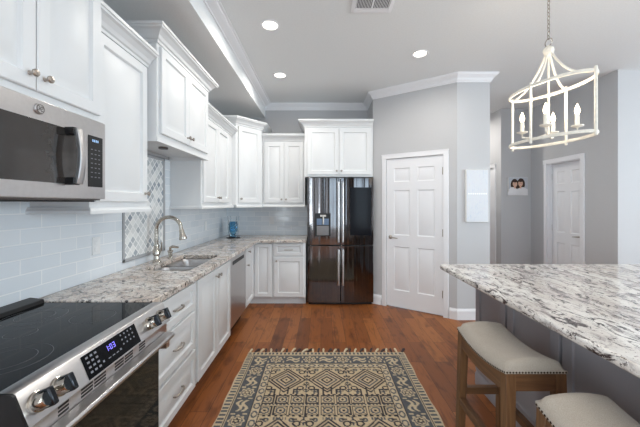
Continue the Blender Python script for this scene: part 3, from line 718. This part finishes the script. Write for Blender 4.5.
# ---------------------------------------------------------------- stools
def stool():
    x0, x1, y0, y1 = .812, 1.085, 1.355, 1.835
    r = thing('bar_stool', 'backless saddle stool with oatmeal linen seat, farther one at the island', 'stool', ((x0+x1)/2,(y0+y1)/2,0), 'saddle stools at the island')
    dip = lambda v: .034*(2*v-1)**2
    nu, nv = 13, 25; mb = MB(); top = []
    U = np.linspace(0,1,nu); V = np.linspace(0,1,nv)
    def zt(u, v):
        eu = min(u,1-u)*(x1-x0); ev = min(v,1-v)*(y1-y0); e = .038
        f = lambda d: math.sqrt(max(0, 1-(1-min(d/e,1))**2))
        return .636+dip(v)+.014+.036*f(eu)*f(ev)+.016*math.sin(PI*u)
    vs = []
    for u in U:
        for v in V: vs.append((x0+(x1-x0)*u, y0+(y1-y0)*v, zt(u,v)))
    for u in U:
        for v in V: vs.append((x0+(x1-x0)*u, y0+(y1-y0)*v, .636+dip(v)))
    fs = []; K = nu*nv; id = lambda i,j: i*nv+j
    for i in range(nu-1):
        for j in range(nv-1):
            fs.append((id(i,j),id(i+1,j),id(i+1,j+1),id(i,j+1))); fs.append((K+id(i,j),K+id(i,j+1),K+id(i+1,j+1),K+id(i+1,j)))
    for i in range(nu-1):
        for j in (0, nv-1): fs.append((id(i,j),id(i+1,j),K+id(i+1,j),K+id(i,j)))
    for j in range(nv-1):
        for i in (0, nu-1): fs.append((id(i,j),id(i,j+1),K+id(i,j+1),K+id(i,j)))
    mb.add(vs, fs); seat = build(mb, 'seat_cushion', M['linen'], r, angle=70)
    mb = MB()
    def nail(P, A): mb.lathe([(.0048,-.001),(.0042,.0015),(.002,.003),(.0003,.0034)], P, A, 6)
    for k in range(34):
        v = (k+.5)/34
        for xx, A in ((x0,-X),(x1,X)): nail((xx,y0+(y1-y0)*v,.642+dip(v)), A)
    for k in range(20):
        u = (k+.5)/20
        for yy, A in ((y0,-Y),(y1,Y)): nail((x0+(x1-x0)*u,yy,.642+dip(0)), A)
    build(mb, 'nailhead_trim', plain('dark_bronze_nails', (66,54,46), .35, 1, nz=(60,.1)), seat)
    w = .046
    for sx in (0,1):
        for sy in (0,1):
            tx = x0+.002 if sx == 0 else x1-.002-w; ty = y0+.002 if sy == 0 else y1-.002-w
            bx = tx+(-.010 if sx == 0 else .010); by = ty+(-.022 if sy == 0 else .022)
            rg = [[(bx,by,0),(bx+w*.85,by,0),(bx+w*.85,by+w*.85,0),(bx,by+w*.85,0)], [(tx,ty,.668),(tx+w,ty,.668),(tx+w,ty+w,.668),(tx,ty+w,.668)]]
            build(MB().rings(rg), 'leg', M['wood_z'], r, .002)
    for xx in (x0+.006, x1-.006-.024):          # curved side aprons
        rg = []
        for v in np.linspace(0,1,15):
            y = y0+w+(y1-y0-2*w)*v; vv = (y-y0)/(y1-y0); zt_ = .635+dip(vv); rg.append([(xx,y,zt_-.075),(xx+.024,y,zt_-.075),(xx+.024,y,zt_),(xx,y,zt_)])
        build(MB().rings(rg), 'apron', M['wood_y'], r)
    for yy in (y0+.006, y1-.006-.024): build(MB().box(x0+w,yy,.590,x1-w,yy+.024,.667), 'apron', M['wood_x'], r)
    for xx in (x0-.002, x1-.030): build(MB().box(xx,y0+.02,.245,xx+.032,y1-.02,.285), 'stretcher', M['wood_y'], r, .002)
    for yy in (y0-.004, y1-.028): build(MB().box(x0+.03,yy,.30,x1-.03,yy+.032,.34), 'stretcher', M['wood_x'], r, .002)
    return r
st = stool()
copy_thing(st, (-.012,-.685,0), 'backless saddle stool with oatmeal linen seat, nearer one cut off by the photo edge')

# ---------------------------------------------------------------- rug
def rug():
    W, L, y_far, x0 = 1.475, 2.15, 2.925, -.69
    nx, ny = 240, 340
    u = np.linspace(0, W, nx); v = np.linspace(0, L, ny); UU, VV = np.meshgrid(u, v, indexing='ij')
    CR = np.array(lin((196,178,150))[:3]); BL = np.array(lin((90,92,95))[:3]); DK = np.array(lin((58,56,60))[:3]); TN = np.array(lin((190,166,130))[:3])
    C = np.empty((nx,ny,3)); C[:] = CR
    de = np.minimum.reduce([UU, W-UU, VV, L-VV])
    horiz = (np.minimum(VV, L-VV) <= np.minimum(UU, W-UU))
    S = np.where(horiz, UU-W/2, VV-L/2); D = de
    def put(mask, c): C[mask] = c
    put((D > .010) & (D < .050) & (((S/.036) % 1) < .52), BL)
    put((D > .058) & (D < .066), DK)
    bd = (D >= .072) & (D < .205); put(bd, BL)
    per = .30; ph = ((S/per) % 1); q = (ph-.5)*per; dd = D-.1385
    rr = np.hypot(q, dd); an = np.arctan2(dd, q)
    fl = bd & (rr < .052+.007*np.cos(8*an)); put(fl, CR)
    put(fl & (rr > .034) & (rr < .041), BL); put(fl & (rr < .022+.006*np.cos(6*an)) & (rr > .011), DK)
    q2 = ((ph+.5) % 1-.5)*per
    wv = .018*np.sin(q2*58); put(bd & (np.abs(q2) < .060) & (np.abs(np.abs(dd-wv)-.020) < .011), CR); put(bd & (np.hypot(q2, dd) < .012), CR)
    put(bd & (np.abs(np.abs(q2)-.083) < .007) & (np.abs(np.abs(dd)-.040) < .014), CR)
    put((D >= .205) & (D < .212), DK)
    ch = (D >= .212) & (D < .272); put(ch, CR)
    qc = ((S/.085) % 1-.5)*.085; ro = np.sqrt((qc/.032)**2+((D-.242)/.022)**2)
    put(ch & (np.abs(ro-.85) < .22), BL); put((D >= .270) & (D < .277), DK)
    F = D >= .277
    put(F, TN*.35+CR*.65)
    x = UU-W/2; y = VV-.285
    cp = .325; xm = ((x/cp+.5) % 1-.5)*cp; rowp = .60; ym = y % rowp
    yd = ym-.175
    l1 = np.abs(xm)+np.abs(yd)*.95
    for rad, c, w in ((.150,DK,.009),(.118,DK,.009),(.080,BL,.010),(.045,DK,.009)):
        put(F & (ym < .36) & (np.abs(l1-rad) < w), c)
    put(F & (ym < .36) & (l1 < .012), DK)
    # hooks and scrolls at the diamond points
    for sx in (-1,1):
        for sy in (-1,1):
            h = np.hypot(xm-sx*.120, yd-sy*.110); put(F & (np.abs(h-.022) < .006), DK)
            h = np.hypot(xm-sx*.085, yd-sy*.145); put(F & (np.abs(h-.014) < .006), BL)
            put(F & (np.abs(xm-sx*.105) < .018) & (np.abs(yd-sy*.150) < .005), DK)
    xs_ = np.abs(np.abs(xm)-cp/2)
    sp = F & (ym < .36)
    put(sp & (xs_ < .006) & (((ym/.05) % 1) < .7), BL)
    put(sp & (np.abs(xs_+np.abs(((ym/.09) % 1)-.5)*.09-.022) < .005), DK)
    put(sp & (xs_ < .028) & (((ym/.12) % 1) < .07), DK)
    # stepped band between the diamond rows
    bm_ = F & (ym >= .36); yb = ym-.36
    cw = cp/3; xc = ((x/cw+.5) % 1-.5)*cw; k3 = np.floor(x/cw+.5)
    for yc in (.062, .178):
        dy = yb-yc; che = np.maximum(np.abs(xc), np.abs(dy)); rd = np.hypot(xc, dy)
        put(bm_ & (np.abs(che-.045) < .0042), DK); put(bm_ & (np.abs(rd-.029) < .006), BL); put(bm_ & (rd < .011), DK)
        put(bm_ & (che < .040) & (np.abs(np.abs(xc)-np.abs(dy)) < .004) & (rd > .036), DK)
    put(bm_ & (np.abs(yb-.120) < .007) & (((x/.026) % 1) < .55), BL)
    put(bm_ & (yb < .012) & (((x/.04) % 1) < .5), DK); put(bm_ & (yb > .228) & (((x/.04) % 1) < .5), DK)
    gab = F & (ym > .27) & (ym < .36)
    put(gab & (np.abs(np.abs(xm)-.030) < .006), DK); put(gab & (np.abs(np.abs(xm)-.070) < .006) & (ym > .30), DK); put(gab & (np.abs(ym-.30) < .006) & (np.abs(np.abs(xm)-.10) < .036), DK)
    put(gab & (np.abs(np.abs(xm)-.10) < .008) & (ym > .325), BL)
    # small motifs in the top gable
    put(F & (np.abs(yd+.155) < .012) & (np.abs(xm) < .05) & (((xm/.02) % 1) < .55), BL)
    rng = np.random.default_rng(3); C *= (1+rng.normal(0, .06, (nx,ny,1))); C = np.clip(C, 0, 1)
    mb = MB(); vs = []; wob = lambda a: .004*math.sin(a*9)+.003*math.sin(a*23+1)
    for i in range(nx):
        for j in range(ny):
            vs.append((x0+u[i]+(wob(v[j]) if i in (0,nx-1) else 0), y_far-v[j], .009))
    fs = [(i*ny+j, i*ny+j+1, (i+1)*ny+j+1, (i+1)*ny+j) for i in range(nx-1) for j in range(ny-1)]
    me = bpy.data.meshes.new('area_rug')
    # skirt down to the floor
    edge = [i*ny for i in range(nx)] + [(nx-1)*ny+j for j in range(1,ny)] + [i*ny+ny-1 for i in range(nx-2,-1,-1)] + [j for j in range(ny-2,0,-1)]
    b = len(vs); vs += [(vs[e][0], vs[e][1], .001) for e in edge]; n = len(edge)
    for k in range(n): fs.append((edge[k], edge[(k+1)%n], b+(k+1)%n, b+k))
    fs.append(tuple(b+k for k in range(n)))
    org = Vector((x0+W/2, y_far-L/2, 0))
    me.from_pydata([tuple(Vector(p)-org) for p in vs], [], fs)
    bm = bmesh.new(); bm.from_mesh(me); bmesh.ops.recalc_face_normals(bm, faces=bm.faces); bm.to_mesh(me); bm.free()
    at = me.color_attributes.new('Weave', 'FLOAT_COLOR', 'POINT')
    cc = np.ones((len(vs),4), dtype=np.float32); cc[:nx*ny,:3] = C.reshape(-1,3); cc[nx*ny:,:3] = CR*.6
    at.data.foreach_set('color', cc.ravel()); me.materials.append(M['rug'])
    o = bpy.data.objects.new('area_rug', me); COL.objects.link(o); o.location = org; WORLD[o] = org
    tag(o, 'cream and slate-blue patterned area rug with fringe on the wood floor', 'rug')
    for end, yy in ((1, y_far), (-1, y_far-L)):
        mb = MB()
        for k in range(30):
            xx = x0+.016+k*(W-.032)/29; s = random.uniform(-.02,.02)+.014; ln = random.uniform(.05,.068)
            mb.tube([(xx,yy-.004*end,.009),(xx+s*.3,yy+end*ln*.35,.0105),(xx+s*.9,yy+end*ln*.75,.0115),(xx+s*1.5,yy+end*ln,.010)], [.008,.0095,.0115,.009], 6, mi=k % 2)
        build(mb, 'fringe', [M['yarn_c'], M['yarn_d']], o)
rug()

# ---------------------------------------------------------------- chandelier
def chandelier():
    c = Vector((1.585,2.145,0)); a = Vector((.14,-.60,0)).normalized(); b = Vector((-a.y,a.x,0)); A, B = .295, .15
    zt, zb, za = 2.225, 1.858, 2.47
    r = thing('chandelier', 'white oval open-frame lantern chandelier with four lit candle bulbs above the island', 'chandelier', (c.x,c.y,H))
    ell = lambda t, z, k=1.0: c+a*A*k*math.cos(t)+b*B*k*math.sin(t)+Z*z
    def ring(z, name):
        rg = []
        for q in range(56):
            t = 2*PI*q/56; p = ell(t, z); n = (a*math.cos(t)/A+b*math.sin(t)/B).normalized()
            rg.append([p+n*x+Z*y for x,y in ((-.004,-.010),(.004,-.010),(.006,0),(.004,.010),(-.004,.010),(-.006,0))])
        build(MB().rings(rg, cap=False, closed_v=True), name, M['chand'], r)
    ring(zt, 'upper_ring'); ring(zb, 'lower_ring')
    for k in range(4):
        t = k*PI/2; p = ell(t, 0, 1.02)
        build(MB().tube([p+Z*(zb-.025), p+Z*(zt+.022)], .0085, 8), 'post', M['chand'], r)
        e = ell(t, zt); m = c+Z*za; path = []
        for s in np.linspace(0,1,12):
            h = 1-(1-s)**2.4 if False else s**2.6
            rad = 1-s; path.append(c+(e-c-Z*zt)*(rad*.94+.06)+Z*(zt+(za-zt)*(.22*s+.78*s**2.6)))
        build(MB().tube(path, .0075, 8), 'arm', M['chand'], r)
    build(MB().lathe([(.006,.05),(.012,.045),(.030,.030),(.034,.010),(.026,-.012),(.012,-.022),(.004,-.03)], c+Z*za, Z, 18), 'crown_cap', M['chand'], r)
    build(MB().cyl(c+Z*1.90, c+Z*(za-.02), .006, n=8), 'centre_rod', M['chand'], r)
    mb = MB(); z = za+.05
    mb.tube([c+Z*(z+.022)+(a*math.cos(t)+Z*math.sin(t))*.026 for t in np.linspace(0,2*PI,20,endpoint=False)], .0035, 6, closed=True)
    build(mb, 'hanging_loop', M['nickel'], r)
    mb = MB(); z += .045; k = 0
    while z < H-.035:
        d = a if k % 2 else b
        mb.tube([c+Z*(z+.012)+d*.008*math.cos(t)+Z*.017*math.sin(t) for t in np.linspace(0,2*PI,12,endpoint=False)], .0024, 5, closed=True); z += .0265; k += 1
    build(mb, 'chain', M['nickel'], r)
    build(MB().lathe([(.006,-.05),(.02,-.035),(.06,-.012),(.062,0)], c+Z*H, Z, 24), 'ceiling_canopy', M['chand'], r)
    for (ka, kb) in ((-.115,.105),(.125,-.09),(-.10,-.11),(.11,.105)):
        p = c+Vector((ka,kb,0))
        build(MB().tube([c+Z*1.905, c+(p-c)*.5+Z*1.885, p+Z*1.90, p+Z*1.925], .005, 8), 'candle_arm', M['chand'], r)
        build(MB().lathe([(.004,-.012),(.012,-.008),(.034,0),(.036,.006),(.012,.004)], p+Z*1.935, Z, 20), 'drip_cup', M['chand'], r)
        sl = build(MB().cyl(p+Z*1.937, p+Z*2.012, .0125, n=14), 'candle_sleeve', M['sleeve'], r)
        build(MB().lathe([(.007,0),(.014,.016),(.0155,.028),(.012,.045),(.006,.062),(.001,.075)], p+Z*2.012, Z, 14), 'bulb', M['bulb'], sl)
        l = bpy.data.lights.new('candle_glow', 'POINT'); l.energy = 3.2; l.color = (1,.84,.64); l.shadow_soft_size = .02
        lo = bpy.data.objects.new('candle_glow', l); lo.location = p+Z*2.14; COL.objects.link(lo)
chandelier()

# ---------------------------------------------------------------- ceiling fixtures
def disk_light(x, y, label, k=1):
    r = thing('recessed_light', label, 'ceiling light', (x,y,H), 'recessed ceiling lights')
    build(MB().lathe([(.086,-.001),(.086,-.006),(.080,-.010),(.066,-.006),(.064,-.001)], (x,y,H), Z, 32), 'trim_ring', M['trim'], r)
    build(MB().lathe([(.064,-.002),(.064,-.005),(.001,-.007)], (x,y,H), Z, 28), 'lens', M['lens'], r)
    l = bpy.data.lights.new('disk_light', 'AREA'); l.shape = 'DISK'; l.size = .13; l.energy = DOWN_POWER*k; l.color = WARM; l.spread = R(165)
    o = bpy.data.objects.new('disk_light', l); o.location = (x,y,H-.012); COL.objects.link(o)
    return r
disk_light(-.45,2.726,'recessed ceiling light nearest the camera, left of the air vent')
disk_light(-.504,3.787,'recessed ceiling light nearest the back wall, above the kitchen floor')
disk_light(1.043,3.244,'recessed ceiling light in front of the pantry door')
disk_light(2.36,5.5,'added unseen fill light in the hall behind the pantry wall', 1.7)  # hidden lamp and fixture added to brighten the hall walls
for x, y in ((-.1,-.9),(1.6,-.6),(2.6,-1.6),(.6,-2.2),(3.9,.6)):  # unseen fill lights without fixtures, added behind and beside the camera
    l = bpy.data.lights.new('disk_light', 'AREA'); l.shape = 'DISK'; l.size = .13; l.energy = DOWN_POWER; l.color = WARM; l.spread = R(150)
    o = bpy.data.objects.new('disk_light', l); o.location = (x,y,H-.012); COL.objects.link(o)
r = thing('air_vent', 'rectangular white ceiling air vent with dark louvres', 'vent', (.41,2.43,H))
mb = MB()
vx0, vx1, vy0, vy1 = .245, .575, 2.30, 2.545
mb.loops((vx0,vy0,H-.001), X, Y, -Z, vx1-vx0, vy1-vy0, [(0,0),(0,.006),(.006,.009),(.032,.009),(.034,.002)])
build(mb, 'vent_frame', M['trim'], r)
build(MB().box(vx0+.036,vy0+.036,H-.0045,vx1-.036,vy1-.062,H-.003), 'vent_opening', M['black'], r)
mb = MB()
for k in range(22):
    x = vx0+.04+k*(vx1-vx0-.08)/21
    mb.obox(Vector((x,vy0+.035,H-.009)), X, Y, Z, -.0022, 0, 0, .0022, vy1-vy0-.098, .005)
mb.box(vx0+.03,vy1-.063,H-.009,vx1-.03,vy1-.03,H-.002)
mb.box((vx0+vx1)/2-.006,vy0+.03,H-.011,(vx0+vx1)/2+.006,vy1-.03,H-.003)
build(mb, 'louvres', M['trim'], r)

# ---------------------------------------------------------------- wall art
r = thing('wall_calendar', 'white pastel wall board on the pantry front wall right of door', 'wall art', (1.90,3.765,1.2))
build(MB().box(1.762,3.735,1.195,2.030,3.764,1.83), 'backing_board', M['canvas'], r, .002)
build(MB().box(1.766,3.733,1.20,2.026,3.736,1.826), 'printed_sheet', M['art'], r)
mb = MB()
for k in range(9): mb.box(1.785+k*.026,3.732,1.53,1.785+k*.026+.017,3.7335,1.548)
build(mb, 'title_print', plain('bright_white_print', (250,250,250), .5, nz=(20,.01)), r)
r = thing('photo_canvas', 'small canvas photo of two brown-haired women on the hall wall', 'picture', (3.22,5.13,1.52))
cx0, cx1, cz0, cz1 = 3.105, 3.425, 1.555, 1.855
build(MB().box(cx0,5.10,cz0,cx1,5.129,cz1), 'canvas', M['canvas'], r, .002)
mb = MB(); Yf = 5.0985
def disc(cx, cz, rx, rz, y, mi, n=24, cut=None):
    mb.add([(cx+rx*math.cos(2*PI*q/n), y, max(cz+rz*math.sin(2*PI*q/n), cut if cut else -9)) for q in range(n)], [tuple(range(n))], mi)
mb.add([(cx0+.003,Yf,cz0+.003),(cx1-.003,Yf,cz0+.003),(cx1-.003,Yf,cz1-.003),(cx0+.003,Yf,cz1-.003)], [(0,1,2,3)], 0)
for k, (hx, hz) in enumerate(((3.205,1.755),(3.310,1.765))):
    disc(hx, hz-.025, .066, .098, Yf-.0006-.0003*k, 1)
for hx, hz, sx in ((3.175,1.60,.085),(3.335,1.61,.095)):
    mb.add([(hx-sx if hx < 3.25 else hx-.09, Yf-.0014, cz0+.003),(min(hx+sx,cx1-.003), Yf-.0014, cz0+.003),(min(hx+sx*.9,cx1-.003), Yf-.0014, 1.655),(hx+.02, Yf-.0014, 1.69),(hx-.03, Yf-.0014, 1.69),(max(hx-sx*.9,cx0+.003), Yf-.0014, 1.655)], [(0,1,2,3,4,5)], 3)
for hx, hz in ((3.210,1.745),(3.302,1.753)):
    mb.add([(hx-.014,Yf-.0017,1.67),(hx+.014,Yf-.0017,1.67),(hx+.014,Yf-.0017,hz-.02),(hx-.014,Yf-.0017,hz-.02)], [(0,1,2,3)], 2)
    disc(hx, hz, .038, .052, Yf-.0020, 2)
    disc(hx, hz+.042, .040, .020, Yf-.0023, 1)
    disc(hx-.011, hz+.002, .004, .003, Yf-.0026, 1, 8); disc(hx+.011, hz+.002, .004, .003, Yf-.0026, 1, 8); disc(hx, hz-.020, .010, .003, Yf-.0026, 3, 8)
mb.v = list(mb.v)
build(mb, 'photo_print', [M['photobg'], M['hair'], M['skin'], M['shirt']], r)
